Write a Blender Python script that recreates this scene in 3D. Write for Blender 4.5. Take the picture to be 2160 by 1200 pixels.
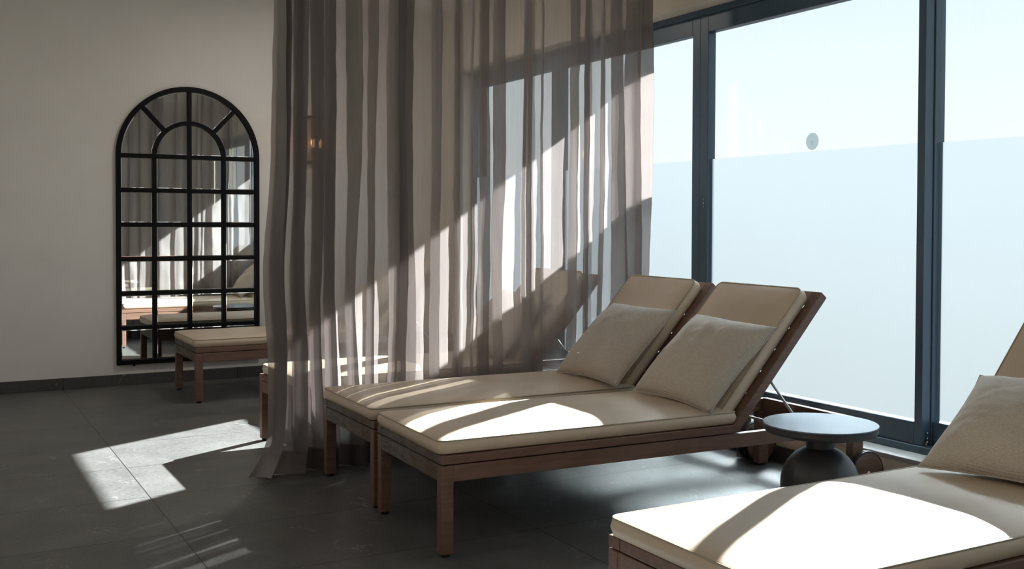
import bpy, bmesh, math, random
from mathutils import Vector, Matrix, noise

for o in list(bpy.data.objects):
    bpy.data.objects.remove(o, do_unlink=True)
scn = bpy.context.scene
COL = scn.collection

# ------------------------------------------------------------------ camera
cam_data = bpy.data.cameras.new('camera')
cam = bpy.data.objects.new('camera', cam_data)
COL.objects.link(cam)
CAM_H = 1.165
r_ = Vector((0.87328298, -0.48720278, 0.00320788))
u_ = Vector((0.00795617, 0.02084363, 0.99975109))
f_ = Vector((0.48714838, 0.87304009, -0.02207865))
m = Matrix.Identity(4)
for i in range(3):
    m[i][0] = r_[i]; m[i][1] = u_[i]; m[i][2] = -f_[i]
m[2][3] = CAM_H
cam.matrix_world = m
cam_data.sensor_fit = 'HORIZONTAL'
cam_data.sensor_width = 36.0
cam_data.lens = 2210.58 / 2160 * 36.0
cam_data.shift_y = -(600 - 519.9) / 2160
cam_data.clip_start = 0.05
cam_data.clip_end = 300
scn.camera = cam

# ------------------------------------------------------------------ world + sun
SUN_DIR = Vector((-1.0, -0.55, -0.70)).normalized()      # the way the light travels
world = bpy.data.worlds.new('sky')
scn.world = world
world.use_nodes = True
wn = world.node_tree.nodes; wl = world.node_tree.links
wn.clear()
# bright hazy sky: nearly white at the horizon, pale blue higher up
wtc = wn.new('ShaderNodeTexCoord'); wsp = wn.new('ShaderNodeSeparateXYZ')
wl.new(wtc.outputs['Generated'], wsp.inputs[0])
wr = wn.new('ShaderNodeValToRGB')
el = wr.color_ramp.elements
for p, c in ((0.0, (0.80, 0.84, 0.88)), (0.02, (1.0, 1.0, 1.0)), (0.16, (0.90, 0.965, 1.0)), (0.34, (0.66, 0.84, 1.0)), (1.0, (0.32, 0.56, 1.0))):
    e = el.new(p); e.color = (*c, 1)
el.remove(el[0]); el.remove(el[-1])
wl.new(wsp.outputs['Z'], wr.inputs[0])
bg = wn.new('ShaderNodeBackground'); bg.inputs['Strength'].default_value = 0.24
wo = wn.new('ShaderNodeOutputWorld')
wl.new(wr.outputs[0], bg.inputs[0]); wl.new(bg.outputs[0], wo.inputs[0])

sun_data = bpy.data.lights.new('sun', 'SUN')
sun_data.energy = 9.0
sun_data.angle = math.radians(0.6)
sun_data.color = (1.0, 0.985, 0.96)
sun = bpy.data.objects.new('sun', sun_data)
sun.rotation_euler = SUN_DIR.to_track_quat('-Z', 'Y').to_euler()
sun.location = (9, 7, 8)
COL.objects.link(sun)

scn.view_settings.view_transform = 'Standard'
scn.view_settings.look = 'None'
scn.view_settings.gamma = 1.0
scn.view_settings.use_curve_mapping = False
scn.view_settings.exposure = 2.3
cy = scn.cycles
cy.use_denoising = True
cy.max_bounces = 14; cy.diffuse_bounces = 8; cy.glossy_bounces = 6
cy.transmission_bounces = 10; cy.transparent_max_bounces = 48
cy.caustics_reflective = False; cy.caustics_refractive = True
cy.sample_clamp_indirect = 6.0

# ------------------------------------------------------------------ materials
def mat(name):
    m = bpy.data.materials.new(name); m.use_nodes = True
    nt = m.node_tree; nt.nodes.clear()
    out = nt.nodes.new('ShaderNodeOutputMaterial')
    return m, nt, out
def N(nt, t, **kw):
    n = nt.nodes.new(t)
    for k, v in kw.items():
        if k.startswith('i_'):
            n.inputs[k[2:].replace('_', ' ')].default_value = v
        else:
            setattr(n, k, v)
    return n
def ramp(nt, stops):
    n = nt.nodes.new('ShaderNodeValToRGB')
    e = n.color_ramp.elements
    while len(e) < len(stops): e.new(0.5)
    for el, (p, c) in zip(e, stops):
        el.position = p; el.color = (*c, 1) if len(c) == 3 else c
    return n
def noise_tex(nt, vec, scale, detail=4, rough=0.55, dist=0.0):
    n = nt.nodes.new('ShaderNodeTexNoise')
    n.inputs['Scale'].default_value = scale; n.inputs['Detail'].default_value = detail
    n.inputs['Roughness'].default_value = rough; n.inputs['Distortion'].default_value = dist
    if vec is not None: nt.links.new(vec, n.inputs['Vector'])
    return n
def mapping(nt, scale=(1, 1, 1), rot=(0, 0, 0), src='Object'):
    tc = nt.nodes.new('ShaderNodeTexCoord')
    mp = nt.nodes.new('ShaderNodeMapping')
    mp.inputs['Scale'].default_value = scale; mp.inputs['Rotation'].default_value = rot
    nt.links.new(tc.outputs[src], mp.inputs['Vector'])
    return mp.outputs[0]
def principled(nt, out, base=(0.5, 0.5, 0.5), rough=0.5, metal=0.0, spec=0.5):
    b = nt.nodes.new('ShaderNodeBsdfPrincipled')
    b.inputs['Base Color'].default_value = (*base, 1)
    b.inputs['Roughness'].default_value = rough; b.inputs['Metallic'].default_value = metal
    b.inputs['Specular IOR Level'].default_value = spec
    nt.links.new(b.outputs[0], out.inputs['Surface'])
    return b
def bump(nt, bs, height, strength=0.2, dist=0.01):
    b = nt.nodes.new('ShaderNodeBump')
    b.inputs['Strength'].default_value = strength; b.inputs['Distance'].default_value = dist
    nt.links.new(height, b.inputs['Height']); nt.links.new(b.outputs[0], bs.inputs['Normal'])
    return b
def math_node(nt, op, a, b=None, c=None):
    n = nt.nodes.new('ShaderNodeMath'); n.operation = op
    for i, v in enumerate((a, b, c)):
        if v is None: continue
        if isinstance(v, (int, float)): n.inputs[i].default_value = v
        else: nt.links.new(v, n.inputs[i])
    return n.outputs[0]
def mixcol(nt, fac, a, b, mode='MIX'):
    n = nt.nodes.new('ShaderNodeMix'); n.data_type = 'RGBA'; n.blend_type = mode
    for idx, v in ((0, fac), (6, a), (7, b)):
        if isinstance(v, (int, float)): n.inputs[idx].default_value = v
        elif isinstance(v, tuple): n.inputs[idx].default_value = (*v, 1)
        else: nt.links.new(v, n.inputs[idx])
    return n.outputs[2]

def wood_material(name, dark, light, worn=0.0, rough=0.42):
    m, nt, out = mat(name)
    vec = mapping(nt, (3.0, 40.0, 40.0))
    n1 = noise_tex(nt, vec, 1.6, 6, 0.6, 0.6)
    rp = ramp(nt, [(0.3, dark), (0.7, light)])
    nt.links.new(n1.outputs[0], rp.inputs[0])
    b = principled(nt, out, rough=rough, spec=0.45)
    col = rp.outputs[0]
    if worn:
        v2 = mapping(nt, (60.0, 9.0, 60.0))
        n2 = noise_tex(nt, v2, 1.3, 8, 0.75, 0.3)
        r2 = ramp(nt, [(0.36, (0.035, 0.030, 0.027)), (0.50, (0.16, 0.145, 0.13)), (0.72, (0.25, 0.235, 0.215))])
        nt.links.new(n2.outputs[0], r2.inputs[0])
        n3 = noise_tex(nt, mapping(nt, (2.5, 2.5, 2.5)), 2.0, 3, 0.6)
        r3 = ramp(nt, [(0.36, (0, 0, 0)), (0.55, (worn, worn, worn))])
        nt.links.new(n3.outputs[0], r3.inputs[0])
        col = mixcol(nt, r3.outputs[0], col, r2.outputs[0])
        bump(nt, b, n2.outputs[0], 0.5, 0.004)
    else:
        bump(nt, b, n1.outputs[0], 0.12, 0.002)
    nt.links.new(col, b.inputs['Base Color'])
    return m
WOOD = wood_material('stained_wood', (0.125, 0.068, 0.048), (0.205, 0.115, 0.082))
WOOD_WORN = wood_material('weathered_wood', (0.085, 0.055, 0.042), (0.15, 0.095, 0.07), worn=0.85, rough=0.6)

def cream_material():
    m, nt, out = mat('cream_leatherette')
    vec = mapping(nt)
    n1 = noise_tex(nt, vec, 260, 3, 0.6); n2 = noise_tex(nt, vec, 5, 4, 0.55)
    rp = ramp(nt, [(0.3, (0.60, 0.485, 0.36)), (0.7, (0.66, 0.54, 0.41))])
    nt.links.new(n2.outputs[0], rp.inputs[0])
    b = principled(nt, out, rough=0.42, spec=0.5)
    nt.links.new(rp.outputs[0], b.inputs['Base Color'])
    hsum = math_node(nt, 'ADD', math_node(nt, 'MULTIPLY', n1.outputs[0], 0.12), math_node(nt, 'MULTIPLY', n2.outputs[0], 0.9))
    bump(nt, b, hsum, 0.25, 0.006)
    return m
CREAM = cream_material()
def simple(name, base, rough=0.5, metal=0.0, spec=0.5, nscale=40, nstr=0.06, var=0.06):
    m, nt, out = mat(name)
    vec = mapping(nt)
    n = noise_tex(nt, vec, nscale, 4, 0.6)
    lo = tuple(c * (1 - var) for c in base); hi = tuple(min(1, c * (1 + var)) for c in base)
    rp = ramp(nt, [(0.3, lo), (0.7, hi)]); nt.links.new(n.outputs[0], rp.inputs[0])
    b = principled(nt, out, base, rough, metal, spec)
    nt.links.new(rp.outputs[0], b.inputs['Base Color'])
    if nstr: bump(nt, b, n.outputs[0], nstr, 0.003)
    return m
PIPING = simple('cream_piping', (0.42, 0.36, 0.27), 0.45)
RUBBER = simple('black_rubber', (0.012, 0.011, 0.011), 0.6)
STEEL = simple('brushed_steel', (0.62, 0.60, 0.56), 0.25, 1.0, nstr=0.02)
TAGWHITE = simple('white_label_cloth', (0.8, 0.82, 0.84), 0.7)
GRAPHITE = simple('graphite_powder_coat', (0.045, 0.043, 0.046), 0.42, 0.0, 0.6, nscale=300, nstr=0.05)
TABLETOP = simple('slate_table_top', (0.20, 0.25, 0.32), 0.24, 0.0, 0.7, nscale=200, nstr=0.03)
BLACKIRON = simple('black_iron', (0.004, 0.004, 0.005), 0.5, 0.0, 0.15, nscale=60, nstr=0.05)
ALU = simple('anthracite_aluminium', (0.065, 0.112, 0.160), 0.38, 0.0, 0.5, nscale=200, nstr=0.02)
WALLBEIGE = simple('beige_wall_paint', (0.74, 0.67, 0.57), 0.85, 0, 0.2, nscale=9, nstr=0.05, var=0.025)
WALLBACK = simple('pale_wall_paint', (0.76, 0.742, 0.712), 0.85, 0, 0.2, nscale=3, nstr=0.04, var=0.025)
CEILMAT = simple('white_ceiling_paint', (0.84, 0.82, 0.79), 0.9, 0, 0.2, nscale=6, nstr=0.02, var=0.02)
SILLMAT = simple('grey_stone_sill', (0.36, 0.36, 0.35), 0.5, nscale=30, nstr=0.05)
TERRACE = simple('terrace_stone', (0.032, 0.032, 0.032), 0.95, 0.0, 0.05, nscale=6, nstr=0.05)

def linen_material():
    m, nt, out = mat('woven_linen')
    tc = nt.nodes.new('ShaderNodeTexCoord')
    w = []
    for ax in ('X', 'Y'):
        wv = nt.nodes.new('ShaderNodeTexWave'); wv.wave_type = 'BANDS'; wv.bands_direction = ax
        wv.inputs['Scale'].default_value = 95; wv.inputs['Distortion'].default_value = 1.2
        wv.inputs['Detail'].default_value = 2; wv.inputs['Detail Scale'].default_value = 3
        nt.links.new(tc.outputs['Object'], wv.inputs['Vector']); w.append(wv.outputs[0])
    wv = math_node(nt, 'MULTIPLY', w[0], w[1])
    n2 = noise_tex(nt, tc.outputs['Object'], 130, 4, 0.6)
    v = math_node(nt, 'ADD', math_node(nt, 'MULTIPLY', wv, 0.55), math_node(nt, 'MULTIPLY', n2.outputs[0], 0.6))
    rp = ramp(nt, [(0.25, (0.42, 0.375, 0.315)), (0.75, (0.66, 0.605, 0.53))])
    nt.links.new(v, rp.inputs[0])
    b = principled(nt, out, rough=0.85, spec=0.25)
    b.inputs['Sheen Weight'].default_value = 0.25; b.inputs['Sheen Roughness'].default_value = 0.5
    nt.links.new(rp.outputs[0], b.inputs['Base Color'])
    bump(nt, b, v, 0.35, 0.002)
    return m
LINEN = linen_material()

def tile_material(name, x0, px, y0, py, base_lo, base_hi, axis_y='Y', rough=0.42, groove=0.0024):
    m, nt, out = mat(name)
    tc = nt.nodes.new('ShaderNodeTexCoord'); sp = nt.nodes.new('ShaderNodeSeparateXYZ')
    nt.links.new(tc.outputs['Object'], sp.inputs[0])
    lines, cells = [], []
    for ax, o, p in (('X', x0, px), (axis_y, y0, py)):
        if p is None: continue
        t = math_node(nt, 'DIVIDE', math_node(nt, 'SUBTRACT', sp.outputs[ax], o), p)
        fr = math_node(nt, 'FRACT', t); cells.append(math_node(nt, 'FLOOR', t))
        d = math_node(nt, 'MINIMUM', fr, math_node(nt, 'SUBTRACT', 1.0, fr))
        lines.append(math_node(nt, 'LESS_THAN', d, groove / p))
    line = lines[0] if len(lines) == 1 else math_node(nt, 'MAXIMUM', lines[0], lines[1])
    cid = cells[0] if len(cells) == 1 else math_node(nt, 'ADD', math_node(nt, 'MULTIPLY', cells[0], 7.31), math_node(nt, 'MULTIPLY', cells[1], 3.17))
    off = nt.nodes.new('ShaderNodeCombineXYZ'); nt.links.new(cid, off.inputs[0]); nt.links.new(cid, off.inputs[1])
    vadd = nt.nodes.new('ShaderNodeVectorMath'); vadd.operation = 'ADD'
    nt.links.new(tc.outputs['Object'], vadd.inputs[0]); nt.links.new(off.outputs[0], vadd.inputs[1])
    big = noise_tex(nt, vadd.outputs[0], 2.6, 8, 0.65, 0.5)
    fine = noise_tex(nt, vadd.outputs[0], 55, 6, 0.75)
    mix = math_node(nt, 'ADD', math_node(nt, 'MULTIPLY', big.outputs[0], 0.45), math_node(nt, 'MULTIPLY', fine.outputs[0], 0.55))
    rp = ramp(nt, [(0.36, base_lo), (0.64, base_hi)]); nt.links.new(mix, rp.inputs[0])
    # thin pale veins
    vn = noise_tex(nt, vadd.outputs[0], 1.7, 5, 0.6, 1.0)
    ab = math_node(nt, 'ABSOLUTE', math_node(nt, 'SUBTRACT', vn.outputs[0], 0.5))
    vein = math_node(nt, 'LESS_THAN', ab, 0.0032)
    gate = math_node(nt, 'GREATER_THAN', noise_tex(nt, vadd.outputs[0], 4.1, 3).outputs[0], 0.54)
    vein = math_node(nt, 'MULTIPLY', math_node(nt, 'MULTIPLY', vein, gate), 0.40)
    col = mixcol(nt, vein, rp.outputs[0], (0.34, 0.33, 0.31))
    col = mixcol(nt, line, col, (0.012, 0.011, 0.011))
    b = principled(nt, out, rough=rough, spec=0.5)
    nt.links.new(col, b.inputs['Base Color'])
    rr = math_node(nt, 'ADD', math_node(nt, 'MULTIPLY', fine.outputs[0], 0.16), rough - 0.08)
    nt.links.new(rr, b.inputs['Roughness'])
    h = math_node(nt, 'SUBTRACT', math_node(nt, 'MULTIPLY', fine.outputs[0], 0.25), line)
    bump(nt, b, h, 0.25, 0.002)
    return m
FLOORMAT = tile_material('grey_stone_tiles', 0.8155, 1.209, 3.4216, 0.5953, (0.058, 0.057, 0.056), (0.150, 0.148, 0.144))
SKIRTMAT = tile_material('dark_stone_skirting', 0.8155, 1.209, 0, None, (0.045, 0.043, 0.042), (0.085, 0.082, 0.08), rough=0.55)
SKIRTMAT_SIDE = tile_material('dark_stone_skirting_side', 0.0, 9.0, 0, None, (0.045, 0.043, 0.042), (0.085, 0.082, 0.08), rough=0.55)

def glass_material():
    m, nt, out = mat('clear_window_glass')
    tr = nt.nodes.new('ShaderNodeBsdfTransparent'); tr.inputs[0].default_value = (0.93, 0.965, 0.97, 1)
    gl = nt.nodes.new('ShaderNodeBsdfGlossy'); gl.inputs['Roughness'].default_value = 0.02
    lw = nt.nodes.new('ShaderNodeLayerWeight')          # Schlick reflectance, the same from both sides of the pane
    p5 = math_node(nt, 'POWER', lw.outputs['Facing'], 5.0)
    fr = math_node(nt, 'ADD', math_node(nt, 'MULTIPLY', p5, 0.85), 0.03)
    mx = nt.nodes.new('ShaderNodeMixShader')
    nt.links.new(fr, mx.inputs[0]); nt.links.new(tr.outputs[0], mx.inputs[1]); nt.links.new(gl.outputs[0], mx.inputs[2])
    nt.links.new(mx.outputs[0], out.inputs['Surface'])
    return m
GLASS = glass_material()
def frosted_material(name, col, fwd):
    """etched film: part of the light is scattered evenly, part goes on in a wide forward lobe"""
    m, nt, out = mat(name)
    n = noise_tex(nt, mapping(nt), 1.2, 3, 0.5)
    rp = ramp(nt, [(0.3, tuple(c * 0.97 for c in col)), (0.7, col)]); nt.links.new(n.outputs[0], rp.inputs[0])
    tl = nt.nodes.new('ShaderNodeBsdfTranslucent'); nt.links.new(rp.outputs[0], tl.inputs[0])
    if fwd is None:
        nt.links.new(tl.outputs[0], out.inputs['Surface']); return m
    rf = nt.nodes.new('ShaderNodeBsdfRefraction'); rf.inputs['Color'].default_value = (*fwd, 1)
    rf.inputs['Roughness'].default_value = 0.58; rf.inputs['IOR'].default_value = 1.14
    ad = nt.nodes.new('ShaderNodeAddShader')
    nt.links.new(tl.outputs[0], ad.inputs[0]); nt.links.new(rf.outputs[0], ad.inputs[1])
    nt.links.new(ad.outputs[0], out.inputs['Surface'])
    return m
FROST = frosted_material('frosted_window_film', (0.047, 0.052, 0.055), (0.40, 0.44, 0.47))
LOGOFILM = frosted_material('frosted_sticker', (0.050, 0.060, 0.064), None)
LOGOINK = simple('grey_sticker_print', (0.30, 0.34, 0.34), 0.6)

def sheer_material(name, clear, tint, body):
    m, nt, out = mat(name)
    tc = nt.nodes.new('ShaderNodeTexCoord')
    mp = nt.nodes.new('ShaderNodeMapping'); mp.inputs['Scale'].default_value = (90, 90, 1.2)
    nt.links.new(tc.outputs['Object'], mp.inputs[0])
    th = noise_tex(nt, mp.outputs[0], 1.0, 3, 0.6)
    tr = nt.nodes.new('ShaderNodeBsdfTransparent'); tr.inputs[0].default_value = (*tint, 1)
    lo = tuple(c * 0.9 for c in body); hi = tuple(c * 1.1 for c in body)
    rp = ramp(nt, [(0.3, lo), (0.7, hi)]); nt.links.new(th.outputs[0], rp.inputs[0])
    df = nt.nodes.new('ShaderNodeBsdfDiffuse'); nt.links.new(rp.outputs[0], df.inputs[0])
    tl = nt.nodes.new('ShaderNodeBsdfTranslucent'); nt.links.new(rp.outputs[0], tl.inputs[0])
    gl = nt.nodes.new('ShaderNodeBsdfGlossy'); gl.inputs['Roughness'].default_value = 0.42
    gl.inputs[0].default_value = (0.62, 0.60, 0.60, 1)
    m1 = nt.nodes.new('ShaderNodeMixShader'); m1.inputs[0].default_value = 0.55
    nt.links.new(df.outputs[0], m1.inputs[1]); nt.links.new(tl.outputs[0], m1.inputs[2])
    m2 = nt.nodes.new('ShaderNodeMixShader'); m2.inputs[0].default_value = 0.16
    nt.links.new(m1.outputs[0], m2.inputs[1]); nt.links.new(gl.outputs[0], m2.inputs[2])
    # the slanter the way through the weave, the more thread the light meets
    lw = nt.nodes.new('ShaderNodeLayerWeight'); lw.inputs['Blend'].default_value = 0.5
    cs = math_node(nt, 'MAXIMUM', math_node(nt, 'SUBTRACT', 1.0, lw.outputs['Facing']), 0.06)
    cl = math_node(nt, 'POWER', clear, math_node(nt, 'SUBTRACT', math_node(nt, 'DIVIDE', 1.7, cs), 0.7))
    m3 = nt.nodes.new('ShaderNodeMixShader')
    nt.links.new(cl, m3.inputs[0]); nt.links.new(m2.outputs[0], m3.inputs[1]); nt.links.new(tr.outputs[0], m3.inputs[2])
    nt.links.new(m3.outputs[0], out.inputs['Surface'])
    return m
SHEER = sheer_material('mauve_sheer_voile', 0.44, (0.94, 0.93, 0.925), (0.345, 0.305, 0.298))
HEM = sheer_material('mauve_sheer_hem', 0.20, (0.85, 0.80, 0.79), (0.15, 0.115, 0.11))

def mirror_material():
    m, nt, out = mat('mirror_glass')
    n = noise_tex(nt, mapping(nt), 3, 2)
    rp = ramp(nt, [(0.3, (0.70, 0.73, 0.72)), (0.7, (0.74, 0.77, 0.76))]); nt.links.new(n.outputs[0], rp.inputs[0])
    b = principled(nt, out, (0.72, 0.75, 0.74), 0.015, 1.0)
    nt.links.new(rp.outputs[0], b.inputs['Base Color'])
    return m
MIRROR = mirror_material()
def emit_material(name, col, strength):
    m, nt, out = mat(name)
    e = nt.nodes.new('ShaderNodeEmission'); e.inputs[0].default_value = (*col, 1); e.inputs[1].default_value = strength
    nt.links.new(e.outputs[0], out.inputs['Surface'])
    return m
BULB = emit_material('warm_bulb', (1.0, 0.62, 0.30), 4.0)
SHADE = sheer_material('amber_lamp_shade', 0.55, (0.95, 0.85, 0.75), (0.55, 0.42, 0.32))
FILL_DIFFUSER = emit_material('warm_fill_diffuser', (1.0, 0.86, 0.70), 1.5)  # glowing disc of the added ceiling fill lights
BRONZE = simple('bronze_metal', (0.10, 0.06, 0.04), 0.4, 0.8)

# ------------------------------------------------------------------ helpers
def link(o, parent=None):
    COL.objects.link(o)
    if parent is not None: o.parent = parent
    return o
def obj(name, bm, mtl, parent=None, smooth=False):
    me = bpy.data.meshes.new(name)
    bmesh.ops.recalc_face_normals(bm, faces=bm.faces)
    bm.to_mesh(me); bm.free()
    if smooth:
        for p in me.polygons: p.use_smooth = True
    for mm in (mtl if isinstance(mtl, (list, tuple)) else [mtl]): me.materials.append(mm)
    return link(bpy.data.objects.new(name, me), parent)
def auto_smooth(o, angle=35):
    for p in o.data.polygons: p.use_smooth = True
    o.data.set_sharp_from_angle(angle=math.radians(angle))
    return o
def empty(name, loc=(0, 0, 0), rz=0.0, label=None, cat=None, group=None, kind=None):
    o = bpy.data.objects.new(name, None); o.empty_display_size = 0.1
    o.location = loc; o.rotation_euler = (0, 0, rz)
    link(o); tag(o, label, cat, group, kind)
    return o
def tag(o, label=None, cat=None, group=None, kind=None):
    if label: o['label'] = label
    if cat: o['category'] = cat
    if group: o['group'] = group
    if kind: o['kind'] = kind
    return o
def add_box(bm, x0, x1, y0, y1, z0, z1, bev=0.0, seg=2, M=None):
    t = bmesh.new()
    bmesh.ops.create_cube(t, size=1.0)
    for v in t.verts:
        v.co = Vector(((x0 + x1) / 2 + v.co.x * (x1 - x0), (y0 + y1) / 2 + v.co.y * (y1 - y0), (z0 + z1) / 2 + v.co.z * (z1 - z0)))
    if bev > 0:
        bmesh.ops.bevel(t, geom=list(t.edges), offset=bev, segments=seg, profile=0.5, affect='EDGES')
    if M is not None: bmesh.ops.transform(t, matrix=M, verts=t.verts)
    join(bm, t)
def join(bm, t):
    mp = {}
    for v in t.verts: mp[v] = bm.verts.new(v.co)
    for f in t.faces:
        nf = bm.faces.new([mp[v] for v in f.verts]); nf.smooth = f.smooth; nf.material_index = f.material_index
    t.free()
def box(name, x0, x1, y0, y1, z0, z1, mtl, parent=None, bev=0.0, seg=2):
    bm = bmesh.new(); add_box(bm, x0, x1, y0, y1, z0, z1, bev, seg)
    return obj(name, bm, mtl, parent)
def add_tube(bm, pts, r, n=10, closed=False, caps=True):
    pts = [Vector(p) for p in pts]; L = len(pts); rings = []
    prev = None
    for i, p in enumerate(pts):
        if closed: d = pts[(i + 1) % L] - pts[i - 1]
        else: d = pts[min(i + 1, L - 1)] - pts[max(i - 1, 0)]
        d.normalize()
        if prev is None:
            a = Vector((0, 0, 1)) if abs(d.z) < 0.9 else Vector((1, 0, 0))
            x = d.cross(a).normalized()
        else:
            x = (prev - d * prev.dot(d)).normalized()
        prev = x; y = d.cross(x)
        rings.append([bm.verts.new(p + (x * math.cos(2 * math.pi * k / n) + y * math.sin(2 * math.pi * k / n)) * r) for k in range(n)])
    m_ = L if closed else L - 1
    for i in range(m_):
        a, b = rings[i], rings[(i + 1) % L]
        for k in range(n):
            f = bm.faces.new((a[k], a[(k + 1) % n], b[(k + 1) % n], b[k])); f.smooth = True
    if caps and not closed:
        bm.faces.new(rings[0][::-1]); bm.faces.new(rings[-1])
def add_lathe(bm, prof, n=64, M=None):
    rings = []
    for (r, z) in prof:
        if r < 1e-6: rings.append([bm.verts.new((0, 0, z))])
        else: rings.append([bm.verts.new((r * math.cos(2 * math.pi * k / n), r * math.sin(2 * math.pi * k / n), z)) for k in range(n)])
    newv = [v for r in rings for v in r]
    for a, b in zip(rings[:-1], rings[1:]):
        for k in range(n):
            k2 = (k + 1) % n
            if len(a) == 1 and len(b) == 1: continue
            if len(a) == 1: f = bm.faces.new((a[0], b[k], b[k2]))
            elif len(b) == 1: f = bm.faces.new((a[k], a[k2], b[0]))
            else: f = bm.faces.new((a[k], a[k2], b[k2], b[k]))
            f.smooth = True
    if M is not None: bmesh.ops.transform(bm, matrix=M, verts=newv)
def children(o): return [c for c in bpy.data.objects if c.parent == o]
def copy_tree(o, parent=None):
    c = o.copy(); COL.objects.link(c)
    if parent is not None: c.parent = parent
    for ch in children(o): copy_tree(ch, c)
    return c

# ------------------------------------------------------------------ room shell
YB = 7.868          # back wall face
XW = 3.648          # window wall face
XL, YF, ZC = -2.3, -1.8, 2.86
WY0, WY1, WZ0, WZ1 = 0.30, 7.44, 0.149, 2.355     # window opening
def struct(name, bm, mtl):
    o = obj(name, bm, mtl); o['kind'] = 'structure'; return o
bm = bmesh.new(); add_box(bm, XL - 0.2, XW + 0.3, YF - 0.2, YB + 0.2, -0.15, 0.0); struct('floor', bm, FLOORMAT)
bm = bmesh.new(); add_box(bm, XL - 0.2, XW + 0.3, YF - 0.2, YB + 0.2, ZC, ZC + 0.15); struct('ceiling', bm, CEILMAT)
bm = bmesh.new(); add_box(bm, XL - 0.2, XW + 0.3, YB, YB + 0.2, 0.0, ZC); struct('wall_back', bm, WALLBACK)
bm = bmesh.new(); add_box(bm, XL - 0.2, XL, YF, YB, 0.0, ZC); struct('wall_left', bm, WALLBACK)
bm = bmesh.new(); add_box(bm, XL - 0.2, XW + 0.3, YF - 0.2, YF, 0.0, ZC); struct('wall_front', bm, WALLBACK)
bm = bmesh.new()
XO = XW + 0.27
add_box(bm, XW, XO, YF, YB, 0.0, WZ0)
add_box(bm, XW, XO, YF, YB, WZ1, ZC)
add_box(bm, XW, XO, YF, WY0, WZ0, WZ1)
add_box(bm, XW, XO, WY1, YB, WZ0, WZ1)
struct('wall_right', bm, WALLBEIGE)
bm = bmesh.new(); add_box(bm, XL, XW, YB - 0.012, YB, 0.0, 0.079, 0.002, 1); struct('baseboard_back', bm, SKIRTMAT)
bm = bmesh.new(); add_box(bm, XW - 0.012, XW, YF, YB - 0.012, 0.0, 0.077, 0.002, 1); struct('baseboard_right', bm, SKIRTMAT_SIDE)
bm = bmesh.new(); add_box(bm, XW - 0.008, XW + 0.135, WY0, WY1, WZ0, WZ0 + 0.020, 0.002, 1); struct('trim_1', bm, SILLMAT)
bm = bmesh.new(); add_box(bm, -45, 45, -45, 50, -0.40, -0.151); struct('ground', bm, TERRACE)

# ------------------------------------------------------------------ fill lights added in the ceiling, out of view, to lift the shade
def make_fill_light():
    d = empty('ceiling_fill_light')
    bm = bmesh.new()
    add_lathe(bm, [(0.075, -0.004), (0.095, -0.004), (0.098, 0.0), (0.075, 0.0), (0.075, -0.004)], 40); obj('trim_ring', bm, CEILMAT, d)
    bm = bmesh.new(); add_lathe(bm, [(0.0, -0.0005), (0.075, -0.0005), (0.075, 0.0), (0.0, 0.0)], 40); obj('fill_diffuser', bm, FILL_DIFFUSER, d)
    return d
for k, (x, y, wh, en) in enumerate(((-1.95, 6.2, 'in the ceiling by the left wall, nearest the back wall', 2.4), (2.3, 6.4, 'in the ceiling above the rear loungers', 2.6),
                         (-1.95, 3.6, 'in the ceiling by the left wall, halfway down the room', 1.6), (-1.45, 0.8, 'in the ceiling by the left wall, level with the camera', 1.6),
                         (-0.2, -0.9, 'in the ceiling behind the camera', 1.6))):
    dl = make_fill_light() if k == 0 else copy_tree(dl)
    dl.location = (x, y, ZC)
    tag(dl, 'round warm fill light added ' + wh, 'lamp', 'added ceiling fill lights')
    ld = bpy.data.lights.new('fill_lamp', 'AREA'); ld.shape = 'DISK'; ld.size = 0.15; ld.energy = en; ld.color = (1.0, 0.92, 0.83)
    lo = bpy.data.objects.new('fill_lamp', ld); lo.location = (x, y, ZC - 0.006); COL.objects.link(lo)

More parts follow.
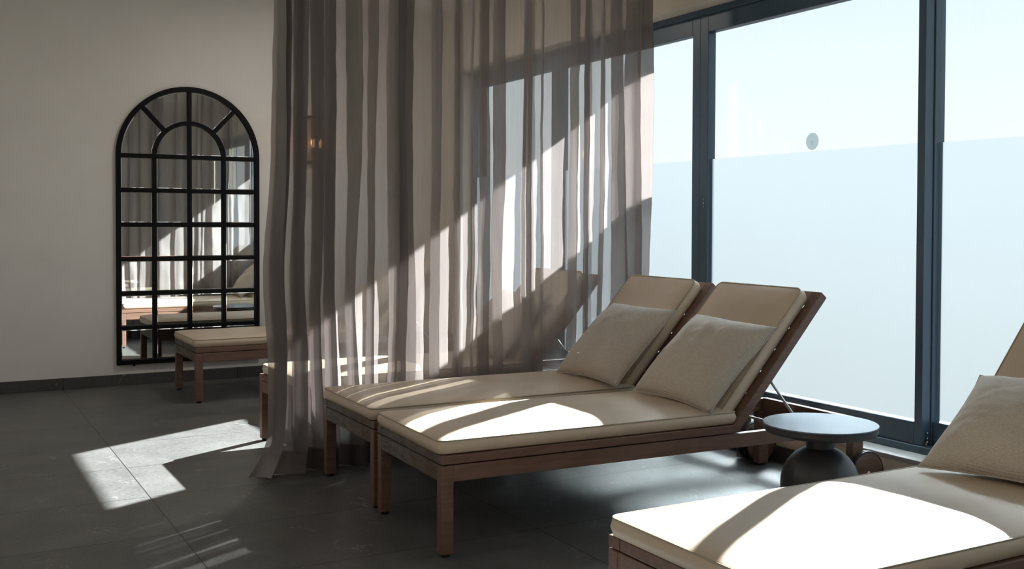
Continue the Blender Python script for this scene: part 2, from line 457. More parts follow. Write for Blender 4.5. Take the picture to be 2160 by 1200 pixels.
# ------------------------------------------------------------------ windows
XF = 3.775
ZS = WZ0 + 0.020
FROST_Z = 1.524
MULL = [WY0, 1.55, 3.10, 4.615, 6.145, WY1]
def make_window(i, y0, y1, recess, stile0, stile1):
    w = empty('window_%d' % i, (XF, (y0 + y1) / 2, ZS), kind='structure')
    yc = (y0 + y1) / 2
    a, b = y0 - yc, y1 - yc
    H = WZ1 - ZS
    bm = bmesh.new()
    # fixed outer frame (head and sill track)
    add_box(bm, -0.012, 0.125, a, b, H - 0.034, H, 0.002, 1)
    add_box(bm, -0.012, 0.125, a, b, 0.0, 0.032, 0.002, 1)
    obj('outer_frame', bm, ALU, w)
    x0 = recess
    bm = bmesh.new()
    zt, zb = H - 0.034, 0.032
    add_box(bm, x0, x0 + 0.055, a, a + stile0, zb, zt, 0.0025, 1)
    add_box(bm, x0 if not recess else x0 - 0.010, x0 + 0.055, b - stile1, b + (0.048 if recess else 0.0), zb, zt, 0.0025, 1)
    add_box(bm, x0, x0 + 0.055, a + stile0, b - stile1, zt - 0.096, zt, 0.0025, 1)
    add_box(bm, x0, x0 + 0.055, a + stile0, b - stile1, zb, zb + 0.100, 0.0025, 1)
    obj('sash', bm, ALU, w)
    gx = x0 + 0.022
    zl = FROST_Z - ZS
    ya, yb_ = a + stile0 - 0.01, b - stile1 + 0.01
    bm = bmesh.new(); add_box(bm, gx, gx + 0.006, ya, yb_, zb + 0.09, zt - 0.09)
    obj('glass_pane', bm, GLASS, w)
    bm = bmesh.new()                                   # film stuck on the room side of the pane; its outside faces the glass
    bm.faces.new([bm.verts.new(p) for p in ((gx - 0.0006, ya, zb + 0.09), (gx - 0.0006, ya, zl), (gx - 0.0006, yb_, zl), (gx - 0.0006, yb_, zb + 0.09))])
    me = bpy.data.meshes.new('frosted_film'); bm.to_mesh(me); bm.free(); me.materials.append(FROST)
    link(bpy.data.objects.new('frosted_film', me), w)
    return w, yc, gx
wins = []
wins.append(make_window(1, MULL[0], MULL[1], 0.0, 0.066, 0.068))
wins.append(make_window(2, MULL[1], MULL[2], 0.066, 0.068, 0.006))
wins.append(make_window(3, MULL[2], MULL[3], 0.0, 0.040, 0.068))
wins.append(make_window(4, MULL[3], MULL[4], 0.0, 0.068, 0.068))
wins.append(make_window(5, MULL[4], MULL[5], 0.0, 0.068, 0.030))
# round frosted sticker with a small tree on the clear glass of window 3
w, yc, gx = wins[2]
bm = bmesh.new()
add_lathe(bm, [(0.0, 0.0), (0.042, 0.0)], 48, Matrix.Translation((gx - 0.0012, 3.782 - yc, 1.572 - ZS)) @ Matrix.Rotation(math.pi / 2, 4, 'Y'))
st = obj('sticker', bm, LOGOFILM, w)
bm = bmesh.new()
add_box(bm, gx - 0.0016, gx - 0.0011, 3.784 - yc - 0.0012, 3.784 - yc + 0.0012, 1.556 - ZS, 1.574 - ZS)
obj('tree_trunk_mark', bm, LOGOINK, st)
# lock plates on the meeting stile of window 3 and little steel bits on the track
bm = bmesh.new()
for z, h, wd in ((1.302, 0.008, 0.003), (1.281, 0.012, 0.0055), (1.262, 0.009, 0.004)):
    add_box(bm, -0.003, 0.0, 4.578 - yc - wd, 4.578 - yc + wd, z - ZS - h / 2, z - ZS + h / 2, 0.001, 1)
obj('lock', bm, STEEL, w)
w2, yc2, _ = wins[1]
bm = bmesh.new()
for x, z, rr in ((0.030, 0.085, 0.006), (0.030, 0.062, 0.006), (0.030, 0.045, 0.008), (0.022, 0.036, 0.005)):
    add_lathe(bm, [(0.0, 0.0), (rr, 0.0), (rr, 0.008), (0.0, 0.010)], 14, Matrix.Translation((x, 3.098 - yc2, z)) @ Matrix.Rotation(math.pi / 2, 4, 'X'))
obj('track_screws', bm, STEEL, w2)

# ------------------------------------------------------------------ sun lounger
LW = 0.648
def rounded_rect(hx, hy, r, step=0.03):
    r = max(0.002, min(r, hx - 1e-4, hy - 1e-4))
    pts = []
    for cx, cyy, a0 in ((hx - r, hy - r, 0), (-hx + r, hy - r, 90), (-hx + r, -hy + r, 180), (hx - r, -hy + r, 270)):
        for k in range(7):
            a = math.radians(a0 + 90 * k / 6); pts.append((cx + r * math.cos(a), cyy + r * math.sin(a)))
    # subdivide straight runs a fixed number of times so that every ring has the same count
    out = []
    for i in range(len(pts)):
        p, q = pts[i], pts[(i + 1) % len(pts)]
        out.append(p)
        if i % 7 == 6:
            n = NSUB[(i // 7) % 2]
            for k in range(1, n): out.append((p[0] + (q[0] - p[0]) * k / n, p[1] + (q[1] - p[1]) * k / n))
    return out
NSUB = (40, 18)
def cushion_bm(lx, ly, t, crown, corner=0.035, edge=0.016, seed=0, wr=0.003):
    """upholstered slab: x 0..lx, y 0..ly, z 0..t plus a soft crown"""
    bm = bmesh.new(); hx, hy = lx / 2, ly / 2
    rings = []
    prof = [(edge * 0.9, 0.0), (edge * 0.25, edge * 0.25), (0.0, edge), (-0.004, t * 0.5), (0.0, t - edge * 0.8), (edge * 0.25, t - edge * 0.22), (edge * 0.8, t)]
    ins = [0.03, 0.05, 0.08, 0.12, 0.16, 0.20, 0.24, 0.27, min(hx, hy) - 0.006]
    ins = [i for i in ins if i < min(hx, hy) - 0.005] + [min(hx, hy) - 0.004]
    for i in ins:
        k = min(1.0, i / 0.16); prof.append((i, t + crown * math.sin(k * math.pi / 2)))
    for (d, z) in prof:
        ring = []
        for (x, y) in rounded_rect(hx - d, hy - d, max(0.003, corner - d)):
            p = Vector((x + hx, y + hy, z))
            if z > t * 0.3:
                nz = noise.noise(Vector((p.x * 3.1 + seed, p.y * 4.3, seed * 1.7))) * wr
                nz += noise.noise(Vector((p.x * 11 + seed, p.y * 9, seed * 0.7))) * wr * 0.35
                p.z += nz * min(1, d / 0.03 if d > 0 else 0)
            ring.append(bm.verts.new(p))
        rings.append(ring)
    n = len(rings[0])
    for a, b in zip(rings[:-1], rings[1:]):
        for k in range(n):
            f = bm.faces.new((a[k], a[(k + 1) % n], b[(k + 1) % n], b[k])); f.smooth = True
    f = bm.faces.new(rings[0][::-1]); f = bm.faces.new(rings[-1]); f.smooth = True
    return bm
def piping_pts(lx, ly, z, d, corner):
    return [(x + lx / 2, y + ly / 2, z) for (x, y) in rounded_rect(lx / 2 - d, ly / 2 - d, corner)]
BACK_PIV = Vector((1.272, 0.0, 0.352))
BACK_ANG = math.radians(48.6)
BACK_LEN = 0.705
def wheel_at(root, x, y, outward):
    """wooden disc wheel with a rubber tyre; the disc face looks to 'outward' (+1/-1 in Y)"""
    R = 0.095
    Mx = Matrix.Translation((x, y, R)) @ Matrix.Rotation(math.pi / 2, 4, 'X')
    bm = bmesh.new()
    add_lathe(bm, [(0.0, -0.016), (R - 0.012, -0.016), (R - 0.006, -0.012), (R - 0.006, 0.012), (R - 0.012, 0.016), (0.0, 0.016)], 56, Mx)
    wd = obj('wheel', bm, WOOD, root); auto_smooth(wd, 40)
    bm = bmesh.new()
    for off in (-0.008, 0.008):
        pts = [(x + (R - 0.006) * math.cos(a), y + off, R + (R - 0.006) * math.sin(a)) for a in [2 * math.pi * k / 56 for k in range(56)]]
        add_tube(bm, pts, 0.006, 8, True)
    obj('tyre', bm, RUBBER, wd)
    bm = bmesh.new()
    add_lathe(bm, [(0.010, -0.002), (0.010, 0.003), (0.006, 0.007), (0.0, 0.008)], 20, Matrix.Translation((x, y + outward * 0.016, R)) @ Matrix.Rotation(-outward * math.pi / 2, 4, 'X'))
    obj('axle_bolt', bm, STEEL, wd)
def make_lounger(worn):
    root = empty('sun_lounger')
    foot_m = WOOD_WORN if worn else WOOD
    for y0 in (0.0, LW - 0.042):
        bm = bmesh.new(); add_box(bm, 0.0, 0.046, y0, y0 + 0.042, 0.012, 0.3215, 0.003, 2)
        lg = obj('leg', bm, WOOD, root)
        bm = bmesh.new(); add_lathe(bm, [(0.0, 0.0), (0.014, 0.0), (0.016, 0.004), (0.016, 0.013), (0.0, 0.013)], 20, Matrix.Translation((0.023, y0 + 0.021, 0)))
        obj('foot_glide', bm, RUBBER, lg)
    for y0 in (0.0, LW - 0.042):
        bm = bmesh.new(); add_box(bm, 1.925, 1.985, y0, y0 + 0.042, 0.010, 0.262, 0.003, 2)
        obj('leg', bm, WOOD, root)
    for y0 in (0.0, LW - 0.028):
        bm = bmesh.new(); add_box(bm, 0.046, 1.985, y0, y0 + 0.028, 0.264, 0.3215, 0.002, 2)
        obj('side_rail', bm, WOOD, root)
    bm = bmesh.new(); add_box(bm, 0.001, 0.029, 0.042, LW - 0.042, 0.264, 0.3215, 0.002, 2)
    obj('foot_rail', bm, foot_m, root)
    bm = bmesh.new(); add_box(bm, 1.958, 1.986, 0.028, LW - 0.028, 0.205, 0.325, 0.002, 2)
    obj('head_rail', bm, WOOD, root)
    # seat frame lying on the rails, with its slats
    bm = bmesh.new()
    add_box(bm, 0.0, 1.312, 0.0, 0.050, 0.3255, 0.357, 0.003, 2)
    add_box(bm, 0.0, 1.312, LW - 0.050, LW, 0.3255, 0.357, 0.003, 2)
    for k in range(11):
        x = 0.09 + k * 0.108; add_box(bm, x, x + 0.07, 0.050, LW - 0.050, 0.338, 0.354, 0.002, 1)
    add_box(bm, 0.06, 1.25, 0.030, 0.05, 0.3215, 0.3255); add_box(bm, 0.06, 1.25, LW - 0.05, LW - 0.030, 0.3215, 0.3255)
    obj('seat_frame', bm, WOOD, root)
    bm = bmesh.new(); add_box(bm, 0.0005, 0.060, 0.0505, LW - 0.0505, 0.3255, 0.357, 0.003, 2)
    add_box(bm, -0.0004, 0.004, 0.002, 0.0505, 0.327, 0.3555, 0.001, 1); add_box(bm, -0.0004, 0.004, LW - 0.0505, LW - 0.002, 0.327, 0.3555, 0.001, 1)
    obj('foot_slat', bm, foot_m, root)
    # reclined back frame
    MB = Matrix.Translation(BACK_PIV) @ Matrix.Rotation(-BACK_ANG, 4, 'Y')
    bm = bmesh.new()
    add_box(bm, 0.0, BACK_LEN, 0.0, 0.050, -0.040, 0.0, 0.004, 2, MB)
    add_box(bm, 0.0, BACK_LEN, LW - 0.050, LW, -0.040, 0.0, 0.004, 2, MB)
    add_box(bm, BACK_LEN - 0.055, BACK_LEN, 0.050, LW - 0.050, -0.034, -0.001, 0.003, 2, MB)
    add_box(bm, 0.0, 0.045, 0.050, LW - 0.050, -0.034, -0.004, 0.003, 2, MB)
    for k in range(5):
        s = 0.065 + k * 0.115; add_box(bm, s, s + 0.098, 0.050, LW - 0.050, -0.030, -0.012, 0.002, 1, MB)
    obj('back_frame', bm, WOOD, root)
    # steel prop stay
    bm = bmesh.new()
    ya, yb = 0.062, LW - 0.062
    P = [(1.487, ya, 0.548), (1.700, ya, 0.292), (1.706, ya + 0.012, 0.287), (1.706, yb - 0.012, 0.287), (1.700, yb, 0.292), (1.487, yb, 0.548)]
    add_tube(bm, P[:3] + P[3:], 0.006, 10)
    obj('prop_stay', bm, STEEL, root)
    for yy in (0.029, LW - 0.041):
        box('stay_rack', 1.50, 1.93, yy, yy + 0.012, 0.266, 0.281, WOOD, root, 0.001, 1)
    wheel_at(root, 1.982, -0.018, -1)
    wheel_at(root, 1.982, LW + 0.018, 1)
    # cushions
    lx, ly = 1.318, LW - 0.012
    sc = obj('seat_cushion', cushion_bm(lx, ly, 0.052, 0.018, seed=3), CREAM, root)
    sc.location = (-0.010, 0.006, 0.3575)
    bm = bmesh.new(); add_tube(bm, piping_pts(lx, ly, 0.049, 0.0035, 0.032), 0.0028, 8, True)
    obj('piping', bm, PIPING, sc)
    lb, wb = BACK_LEN - 0.018, 0.562
    bc = obj('back_cushion', cushion_bm(lb, wb, 0.060, 0.014, seed=8), CREAM, root)
    bc.matrix_local = MB @ Matrix.Translation((-0.012, 0.040, 0.001))
    bm = bmesh.new(); add_tube(bm, piping_pts(lb, wb, 0.057, 0.0035, 0.032), 0.0028, 8, True)
    obj('piping', bm, PIPING, bc)
    return root
def place_lounger(src, x, y, rz, label):
    o = copy_tree(src)
    o.location = (x, y, 0); o.rotation_euler = (0, 0, rz)
    tag(o, label, 'sun lounger', 'cushioned wooden sun loungers')
    return o
proto_worn = make_lounger(True)
proto_clean = make_lounger(False)
RZ_A = math.radians(-1.95)
proto_worn.location = (1.549, 3.271, 0); proto_worn.rotation_euler = (0, 0, RZ_A)
tag(proto_worn, 'tan cushioned sun lounger beside the dome-based table, outer one of the pair before the curtain', 'sun lounger', 'cushioned wooden sun loungers')
lounger_b = place_lounger(proto_worn, 1.578, 3.976, math.radians(-1.0), 'tan cushioned sun lounger along the sheer curtain, two thin sun streaks on its seat')
lounger_e = place_lounger(proto_worn, 1.500, 6.852, 0.0, 'shaded sun lounger standing directly in front of the arched black mirror')
proto_clean.location = (1.543, 1.598, 0)
tag(proto_clean, 'foreground sun lounger cut off by the photo edge, white care tag under its cushion', 'sun lounger', 'cushioned wooden sun loungers')
lounger_d = place_lounger(proto_clean, 1.550, 4.904, 0.0, 'sun lounger behind the curtain with its foot leg on the sunlit floor patch')
for ch in children(lounger_d):                      # this pad has slid a little towards the head end
    if ch.name.startswith('seat_cushion'): ch.location.x += 0.018
# white care tag sewn on the foreground lounger
bm = bmesh.new()
add_box(bm, 0.545, 0.567, -0.016, 0.012, 0.3585, 0.3600, 0.0004, 1)
tg = obj('care_tag', bm, TAGWHITE, proto_clean); tg['label'] = 'white care tag'

# ------------------------------------------------------------------ linen pillows
def make_pillow(seed, w=0.535, h=0.475, t=0.19):
    bm = bmesh.new(); n = 44
    rnd = random.Random(seed)
    def P(i, j, side):
        u = -1 + 2 * i / n; v = -1 + 2 * j / n
        # sides bow in a little between the pointed corners
        x = u * (w / 2) * (1 - 0.075 * (1 - v * v)); y = v * (h / 2) * (1 - 0.075 * (1 - u * u))
        e = math.sqrt(max(0.0, 1 - abs(u) ** 2.2)) * math.sqrt(max(0.0, 1 - abs(v) ** 2.2))
        tk = t / 2 if side > 0 else t * 0.22          # the back is pressed flat against the cushion
        z = side * tk * e
        q = Vector((u * 2.4 + seed, v * 2.4, side))
        z += side * e * (noise.noise(q) * 0.010 + noise.noise(q * 3.1) * 0.004)
        # gathered creases running in from the upper edge
        z += side * e * 0.007 * math.sin(u * 13 + 2.5 * v + seed) * max(0, v) ** 2 * (1 - max(0, v)) * 4
        return Vector((x, y, z))
    g = {}
    for side in (1, -1):
        for i in range(n + 1):
            for j in range(n + 1):
                edge = i in (0, n) or j in (0, n)
                if edge and side == -1: g[(i, j, -1)] = g[(i, j, 1)]
                else: g[(i, j, side)] = bm.verts.new(P(i, j, side))
    for side in (1, -1):
        for i in range(n):
            for j in range(n):
                q = [g[(i, j, side)], g[(i + 1, j, side)], g[(i + 1, j + 1, side)], g[(i, j + 1, side)]]
                f = bm.faces.new(q if side == 1 else q[::-1]); f.smooth = True
    o = obj('pillow', bm, LINEN, None)
    pts = []
    for k in range(n): pts.append(P(k, 0, 1))
    for k in range(n): pts.append(P(n, k, 1))
    for k in range(n): pts.append(P(n - k, n, 1))
    for k in range(n): pts.append(P(0, n - k, 1))
    bm = bmesh.new(); add_tube(bm, pts, 0.0022, 6, True)
    obj('seam', bm, LINEN, o)
    return o
def place_pillow(o, bx, by, bz, tilt, yaw, h=0.47, roll=0.0):
    """bottom edge centre at (bx,by,bz); leans back toward +X; yaw turns it about Z"""
    # local x -> -Y world, local y -> up the slope, local z -> toward the foot end and up
    T = Matrix.Translation((bx, by, bz)) @ Matrix.Rotation(yaw, 4, 'Z')
    c, s = math.cos(tilt), math.sin(tilt)
    B = Matrix(((0, c, -s, 0), (-1, 0, 0, 0), (0, s, c, 0), (0, 0, 0, 1)))
    o.matrix_world = T @ B @ Matrix.Rotation(roll, 4, 'Z') @ Matrix.Translation((0, h / 2, 0))
    return o
PG = 'linen scatter pillows on the loungers'
p_a = tag(make_pillow(1), 'grey beige linen pillow on the lounger nearest the dome-based table', 'pillow', PG)
place_pillow(p_a, 2.702, 3.480, 0.432, math.radians(43.5), math.radians(0.5), 0.455, math.radians(-2.5))
p_b = tag(make_pillow(5), 'grey beige linen pillow on the lounger against the curtain', 'pillow', PG)
place_pillow(p_b, 2.712, 4.145, 0.432, math.radians(44.5), math.radians(-1.5))
p_c = tag(make_pillow(9, 0.535, 0.455), 'large foreground linen pillow on the lounger cut off by the photo edge', 'pillow', PG)
place_pillow(p_c, 2.652, 1.885, 0.436, math.radians(32), math.radians(11), 0.455)
p_d = tag(make_pillow(13), 'linen pillow seen through the curtain on the lounger just behind it', 'pillow', PG)
place_pillow(p_d, 2.69, 5.22, 0.432, math.radians(45), math.radians(3))
p_e = tag(make_pillow(17), 'linen pillow on the lounger by the back wall, behind the curtain', 'pillow', PG)
place_pillow(p_e, 2.65, 7.17, 0.432, math.radians(45), math.radians(-2))

# ------------------------------------------------------------------ pedestal tables
def make_table():
    t = empty('side_table')
    bm = bmesh.new()
    add_lathe(bm, [(0.0, 0.381), (0.185, 0.381), (0.200, 0.386), (0.2085, 0.396), (0.2085, 0.4120), (0.2060, 0.4135), (0.0, 0.4135)], 96)
    auto_smooth(obj('table_top', bm, GRAPHITE, t), 30)
    bm = bmesh.new()
    add_lathe(bm, [(0.0, 0.4145), (0.2095, 0.4145), (0.2105, 0.4155), (0.2105, 0.4190), (0.2095, 0.4200), (0.0, 0.4200)], 96)
    o = obj('top_plate', bm, TABLETOP, t); auto_smooth(o, 30); o['label'] = 'blue grey top plate'
    bm = bmesh.new()
    add_lathe(bm, [(0.0, 0.325), (0.0505, 0.325), (0.0505, 0.3805), (0.0, 0.3805)], 48)
    auto_smooth(obj('neck', bm, GRAPHITE, t), 30)
    bm = bmesh.new()
    prof = [(0.0, 0.336)]
    for k in range(0, 19):
        a = math.radians(90 - 5 * k); prof.append((0.0500 + 0.0945 * math.cos(a) if False else 0.1445 * math.cos(a) ** 0.94 if math.cos(a) > 0 else 0.0, 0.190 + 0.146 * math.sin(a)))
    prof = [(0.0, 0.336)] + [p for p in prof[1:] if p[0] > 0.004] + [(0.1445, 0.15), (0.141, 0.08), (0.135, 0.02), (0.132, 0.0), (0.0, 0.0)]
    add_lathe(bm, prof, 80)
    auto_smooth(obj('dome_base', bm, GRAPHITE, t), 40)
    return t
TG = 'round dark pedestal tables'
tab = make_table(); tab.location = (2.925, 2.860, 0)
tag(tab, 'dark round pedestal table with dome base in front of the pair of loungers', 'table', TG)
tab2 = copy_tree(tab); tab2.location = (2.42, 6.33, 0)
tag(tab2, 'dark round table behind the curtain, standing between the two rear loungers', 'table', TG)

# ------------------------------------------------------------------ arched mirror
MX, MZ0, MW, MSP = 1.680, 0.147, 1.024, 1.640      # centre x, bottom, width, spring line
MR = MW / 2
def make_mirror():
    root = empty('arched_mirror', (MX, YB, MZ0), label='tall black arched mirror divided like a window, on the back wall', cat='mirror')
    sp = MSP - MZ0
    fw, bw = 0.034, 0.028
    # outer frame: swept band
    bm = bmesh.new()
    def outline(r, zb, n=48):
        pts = [(-r, zb)] + [(-r * math.cos(math.pi * k / n), sp + r * math.sin(math.pi * k / n)) for k in range(n + 1)] + [(r, zb)]
        return pts
    o, i_ = outline(MR, 0.0), outline(MR - fw, fw)
    V = {}
    for nm, pts in (('o', o), ('i', i_)):
        for d, y in (('f', -0.028), ('b', -0.001)):
            V[nm + d] = [bm.verts.new((x, y, z)) for (x, z) in pts]
    n = len(o)
    for k in range(n):
        k2 = (k + 1) % n
        for a, b in (('of', 'if'), ('if', 'ib'), ('ib', 'ob'), ('ob', 'of')):
            bm.faces.new((V[a][k], V[a][k2], V[b][k2], V[b][k]))
    fr = obj('frame', bm, BLACKIRON, root)
    md = fr.modifiers.new('bevel', 'BEVEL'); md.width = 0.003; md.segments = 2; md.limit_method = 'ANGLE'
    # hidden screw plug under the frame seen as a dark dot
    bm = bmesh.new()
    add_box(bm, -0.40, -0.385, -0.02, -0.001, -0.012, 0.002, 0.003, 1)
    obj('hanging_bracket', bm, BLACKIRON, root)
    cw = (MW - fw) / 4
    y0, y1 = -0.024, -0.006
    for k in (-1, 0, 1):
        x = k * cw
        top = sp if k else sp + MR - fw / 2
        bm = bmesh.new(); add_box(bm, x - bw / 2, x + bw / 2, y0, y1, fw * 0.5, top, 0.003, 1)
        obj('glazing_bar', bm, BLACKIRON, root)
    rows = 6
    for k in range(1, rows + 1):
        z = 0.016 + k * (sp - 0.016) / rows
        bm = bmesh.new(); add_box(bm, -MR + fw * 0.5, MR - fw * 0.5, y0 - 0.0006, y1, z - bw / 2, z + bw / 2, 0.003, 1)
        obj('glazing_bar', bm, BLACKIRON, root)
    # inner arch
    bm = bmesh.new(); nn = 40; ra = cw + bw / 2; rb = cw - bw / 2
    L = []
    for k in range(nn + 1):
        a = math.pi * k / nn
        L.append([bm.verts.new((-r * math.cos(a), y, sp + r * math.sin(a))) for r, y in ((ra, y0 - 0.001), (rb, y0 - 0.001), (rb, y1), (ra, y1))])
    for k in range(nn):
        for q in range(4):
            bm.faces.new((L[k][q], L[k][(q + 1) % 4], L[k + 1][(q + 1) % 4], L[k + 1][q]))
    obj('arch_bar', bm, BLACKIRON, root)
    for sgn in (-1, 1):
        bm = bmesh.new()
        a = math.radians(90 - sgn * 43)
        Mr = Matrix.Translation((0, 0, sp)) @ Matrix.Rotation(-a, 4, 'Y')
        add_box(bm, cw, MR - fw / 2, y0 + 0.0004, y1, -bw / 2, bw / 2, 0.003, 1, Mr)
        obj('radial_bar', bm, BLACKIRON, root)
    # bevelled mirror panes
    bm = bmesh.new()
    xs = [-MR + fw, -cw, 0.0, cw, MR - fw]
    zs = [fw] + [0.016 + k * (sp - 0.016) / rows for k in range(1, rows + 1)]
    polys = []
    g = bw / 2 - 0.001
    for a in range(4):
        for b in range(rows):
            xa = xs[a] + (g if a else -0.001); xb = xs[a + 1] - (g if a < 3 else -0.001)
            za = zs[b] + (g if b else -0.001); zb = zs[b + 1] - g
            polys.append([(xa, za), (xb, za), (xb, zb), (xa, zb)])
    R1, R0 = MR - fw + 0.001, ra - 0.001
    ri = rb + 0.001
    z0 = sp + g
    def arc(r, a0, a1, n=16): return [(r * math.cos(a0 + (a1 - a0) * k / n), sp + r * math.sin(a0 + (a1 - a0) * k / n)) for k in range(n + 1)]
    q = math.radians(47)
    for sgn in (-1, 1):
        # quarter pane inside the small arch
        a_lo, a_hi = math.asin(g / ri), math.acos(g / ri)
        P1 = [(g, z0)] + arc(ri, a_lo, a_hi)
        d = g
        P2 = arc(R1, math.asin(g / R1), q - d / R1) + arc(R0, q - d / R0, math.asin(g / R0))
        P3 = arc(R1, q + d / R1, math.acos(g / R1)) + arc(R0, math.acos(g / R0), q + d / R0)
        for P in (P1, P2, P3): polys.append([(sgn * x, z) for x, z in P])
    faces = []
    for P in polys:
        vs = [bm.verts.new((x, -0.008, z)) for x, z in P]
        f = bm.faces.new(vs); f.normal_update()
        if f.normal.y > 0: f.normal_flip()
        faces.append(f)
    for f in faces:
        bmesh.ops.inset_individual(bm, faces=[f], thickness=0.010, depth=0.0008)
    # plain backing so that no wall shows in the bar gaps
    me = bpy.data.meshes.new('mirror_glass'); bm.to_mesh(me); bm.free(); me.materials.append(MIRROR)
    link(bpy.data.objects.new('mirror_glass', me), root)
    bm = bmesh.new()
    pts = outline(MR - fw * 0.5, fw * 0.5)
    A = [bm.verts.new((x, -0.006, z)) for x, z in pts]; B = [bm.verts.new((x, -0.0015, z)) for x, z in pts]
    bm.faces.new(A); bm.faces.new(B[::-1])
    for k in range(len(pts)): bm.faces.new((A[k], A[(k + 1) % len(pts)], B[(k + 1) % len(pts)], B[k]))
    obj('backing_board', bm, BLACKIRON, root)
    return root
make_mirror()

# ------------------------------------------------------------------ wall sconce seen through the curtain
sc_ = empty('wall_sconce', (2.60, YB, 1.79), label='warm glowing wall lamp seen through the left part of the curtain', cat='lamp')
bm = bmesh.new(); add_box(bm, -0.06, 0.06, -0.018, 0.0, -0.12, 0.12, 0.004, 2); obj('backplate', bm, BRONZE, sc_)
for z in (-0.175, 0.16):
    bm = bmesh.new()
    pr = [(0.118, 0.0), (0.124, 0.0), (0.124, 0.018), (0.118, 0.018)]
    add_lathe(bm, pr + pr[:1], 48, Matrix.Translation((0, -0.145, z))); obj('shade_ring', bm, BRONZE, sc_)
bm = bmesh.new()
ring = []
for z in (-0.172, 0.172):
    ring.append([bm.verts.new(((0.117 + 0.003 * (k % 2)) * math.cos(2 * math.pi * k / 72), -0.145 + (0.117 + 0.003 * (k % 2)) * math.sin(2 * math.pi * k / 72), z)) for k in range(72)])
for k in range(72): bm.faces.new((ring[0][k], ring[0][(k + 1) % 72], ring[1][(k + 1) % 72], ring[1][k]))
obj('lamp_shade', bm, SHADE, sc_)
bm = bmesh.new(); add_box(bm, -0.012, 0.012, -0.15, -0.018, -0.075, -0.06, 0.002, 1); add_box(bm, -0.055, 0.055, -0.152, -0.138, -0.075, -0.055, 0.002, 1)
obj('lamp_arm', bm, BRONZE, sc_)
for x in (-0.03, 0.03):
    bm = bmesh.new()
    add_lathe(bm, [(0.0, 0.0), (0.010, 0.0), (0.011, 0.02), (0.016, 0.04), (0.012, 0.06), (0.0, 0.072)], 20, Matrix.Translation((x, -0.145, -0.055)))
    obj('bulb', bm, BULB, sc_)

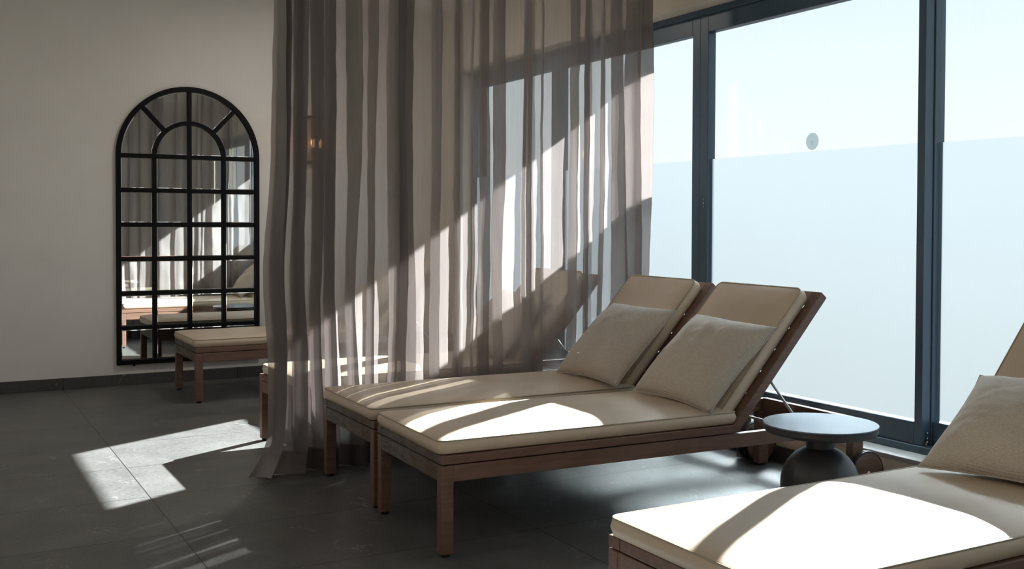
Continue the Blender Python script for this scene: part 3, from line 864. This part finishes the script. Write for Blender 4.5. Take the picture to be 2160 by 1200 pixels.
# ------------------------------------------------------------------ sheer curtain panels
def make_panel(seed, x0, x1, y_mid, pitch, amp, overlap, label, left_flare=0.0, slit_right=0.0, slit_left=0.0):
    """a hung panel: the cloth runs forward, turns back over itself and runs on (Z folds), loosely and unevenly"""
    rnd = random.Random(seed)
    root = empty('curtain_panel', ((x0 + x1) / 2, y_mid, 0.0), label=label, cat='curtain', group='sheer mauve curtain panels across the room')
    xm = (x0 + x1) / 2; L = x1 - x0
    nf = max(2, round(L / pitch))
    ws = [rnd.choice((0.4, 0.55, 0.75, 1.0, 1.5, 2.1)) * rnd.uniform(0.9, 1.1) for _ in range(nf)]
    tot = sum(ws); cum = [0.0]
    for w in ws: cum.append(cum[-1] + w / tot * L)
    am = [amp * rnd.uniform(0.5, 1.25) for _ in range(nf + 1)]
    ov = [overlap * rnd.uniform(0.2, 1.7) for _ in range(nf + 1)]
    zl = [0.004 + 0.0202 * k for k in range(5)]
    HZ = 0.105
    z = HZ
    while z < ZC - 0.03: zl.append(z); z += 0.045
    zl.append(ZC)
    def n1(a, b, c): return noise.noise(Vector((a, b, c)))
    def row(z):
        h = z / ZC; low = 1 - h
        pts = [(0.045, am[0] * 0.2), (0.022, am[0] * 0.7)]      # turned-in side hem
        for k in range(nf + 1):
            X = cum[k] + 0.028 * (0.25 + low) * n1(k * 1.7 + seed, z * 1.1, seed * 0.7) * min(1.0, (cum[k] + 0.02) / 0.1, (L - cum[k] + 0.02) / 0.1)
            ef = 1.0
            if slit_left: ef = min(ef, 0.12 + cum[k] / 0.16)
            if slit_right: ef = min(ef, 0.12 + (L - cum[k]) / 0.16)
            ef = min(1.0, ef)
            A = am[k] * ef * (0.85 + 0.3 * low) * (1 + 0.45 * n1(k * 2.3 + seed, z * 0.8, 4.0 + seed))
            O = ov[k] * ef * (1 + 0.8 * n1(k * 3.1 + seed, z * 0.7, 9.0 + seed))
            pts.append((X, A))
            if k < nf:
                X2 = cum[k + 1] + 0.028 * (0.25 + low) * n1((k + 1) * 1.7 + seed, z * 1.1, seed * 0.7) * min(1.0, (cum[k + 1] + 0.02) / 0.1, (L - cum[k + 1] + 0.02) / 0.1)
                A2 = am[k + 1] * (0.85 + 0.3 * low) * (1 + 0.45 * n1((k + 1) * 2.3 + seed, z * 0.8, 4.0 + seed)) * ef
                tip = (X2 + O, -A); nxt = (X2, A2)
                bow = A * (0.45 + 0.5 * n1(k * 5.3, z * 0.9, seed + 2.0))
                for t in (0.10, 0.5, 0.90): pts.append((X + (tip[0] - X) * t, A + (tip[1] - A) * t + bow * (1 if t == 0.5 else 0.3)))
                pts.append(tip)
                for t in (0.10, 0.5, 0.90): pts.append((tip[0] + (nxt[0] - tip[0]) * t, tip[1] + (nxt[1] - tip[1]) * t))
        for _ in range(2):                       # Chaikin rounding of the turns
            q = [pts[0]]
            for a, b in zip(pts[:-1], pts[1:]):
                q.append((a[0] * 0.75 + b[0] * 0.25, a[1] * 0.75 + b[1] * 0.25)); q.append((a[0] * 0.25 + b[0] * 0.75, a[1] * 0.25 + b[1] * 0.75))
            q.append(pts[-1]); pts = q
        out = []
        gap = max(0.0, 1 - z / 1.8)
        for (X, Y) in pts:
            x = x0 + X; y = Y
            y += 0.010 * n1(X * 6 + seed, z * 1.4, seed + 9.0) * low + 0.0065 * n1(X * 15, z * 5.0, seed + 4.0) + 0.0025 * n1(X * 40, z * 13.0, seed + 14.0)
            x += 0.004 * n1(X * 10, z * 8.0, seed + 6.0)
            e = 1 - min(1.0, max(0.0, X) / 0.26)
            if left_flare and e > 0:
                x += e * (0.045 * (h - 0.33) - 0.034 * math.exp(-((z - 0.95) / 0.30) ** 2))
                if z < 0.20:
                    t = (1 - z / 0.20) ** 2
                    x -= left_flare * (e ** 2) * t; y -= 0.03 * (e ** 2) * t
            if slit_left: x += slit_left * gap * (1 - min(1, X / 0.12))
            if slit_right: x -= slit_right * gap * (1 - min(1, max(0.0, L - X) / 0.12))
            out.append(Vector((x - xm, y, z)))
        return out
    rows = [(z, row(z)) for z in zl]
    def sheet(name, rr, mtl):
        bm = bmesh.new(); G = [[bm.verts.new(p) for p in r] for (_, r) in rr]
        for a, b in zip(G[:-1], G[1:]):
            for i in range(len(a) - 1):
                f = bm.faces.new((a[i], a[i + 1], b[i + 1], b[i])); f.smooth = True
        return obj(name, bm, mtl, root)
    sheet('curtain_cloth', [r for r in rows if r[0] >= HZ - 1e-6], SHEER)
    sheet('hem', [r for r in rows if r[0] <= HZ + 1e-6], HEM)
    return root
make_panel(3, 1.375, 1.490, 4.720, 0.034, 0.042, 0.030, 'bunched dark end of the sheer curtain whose hem flares onto the floor', left_flare=0.10)
make_panel(11, 1.500, 2.318, 4.745, 0.092, 0.050, 0.032, 'widest sheer mauve curtain panel, hanging behind the foot halves of the paired loungers', slit_right=0.006)
make_panel(23, 2.322, 2.735, 4.745, 0.105, 0.052, 0.034, 'sheer curtain panel right beside the widest one, third from the windows', slit_left=0.006, slit_right=0.010)
make_panel(31, 2.739, 3.098, 4.745, 0.105, 0.052, 0.034, 'sheer curtain panel in front of the rear lounger back, second from the windows', slit_left=0.010, slit_right=0.010)
make_panel(37, 3.102, 3.470, 4.745, 0.105, 0.052, 0.034, 'sheer curtain panel hanging nearest the windows', slit_left=0.010)
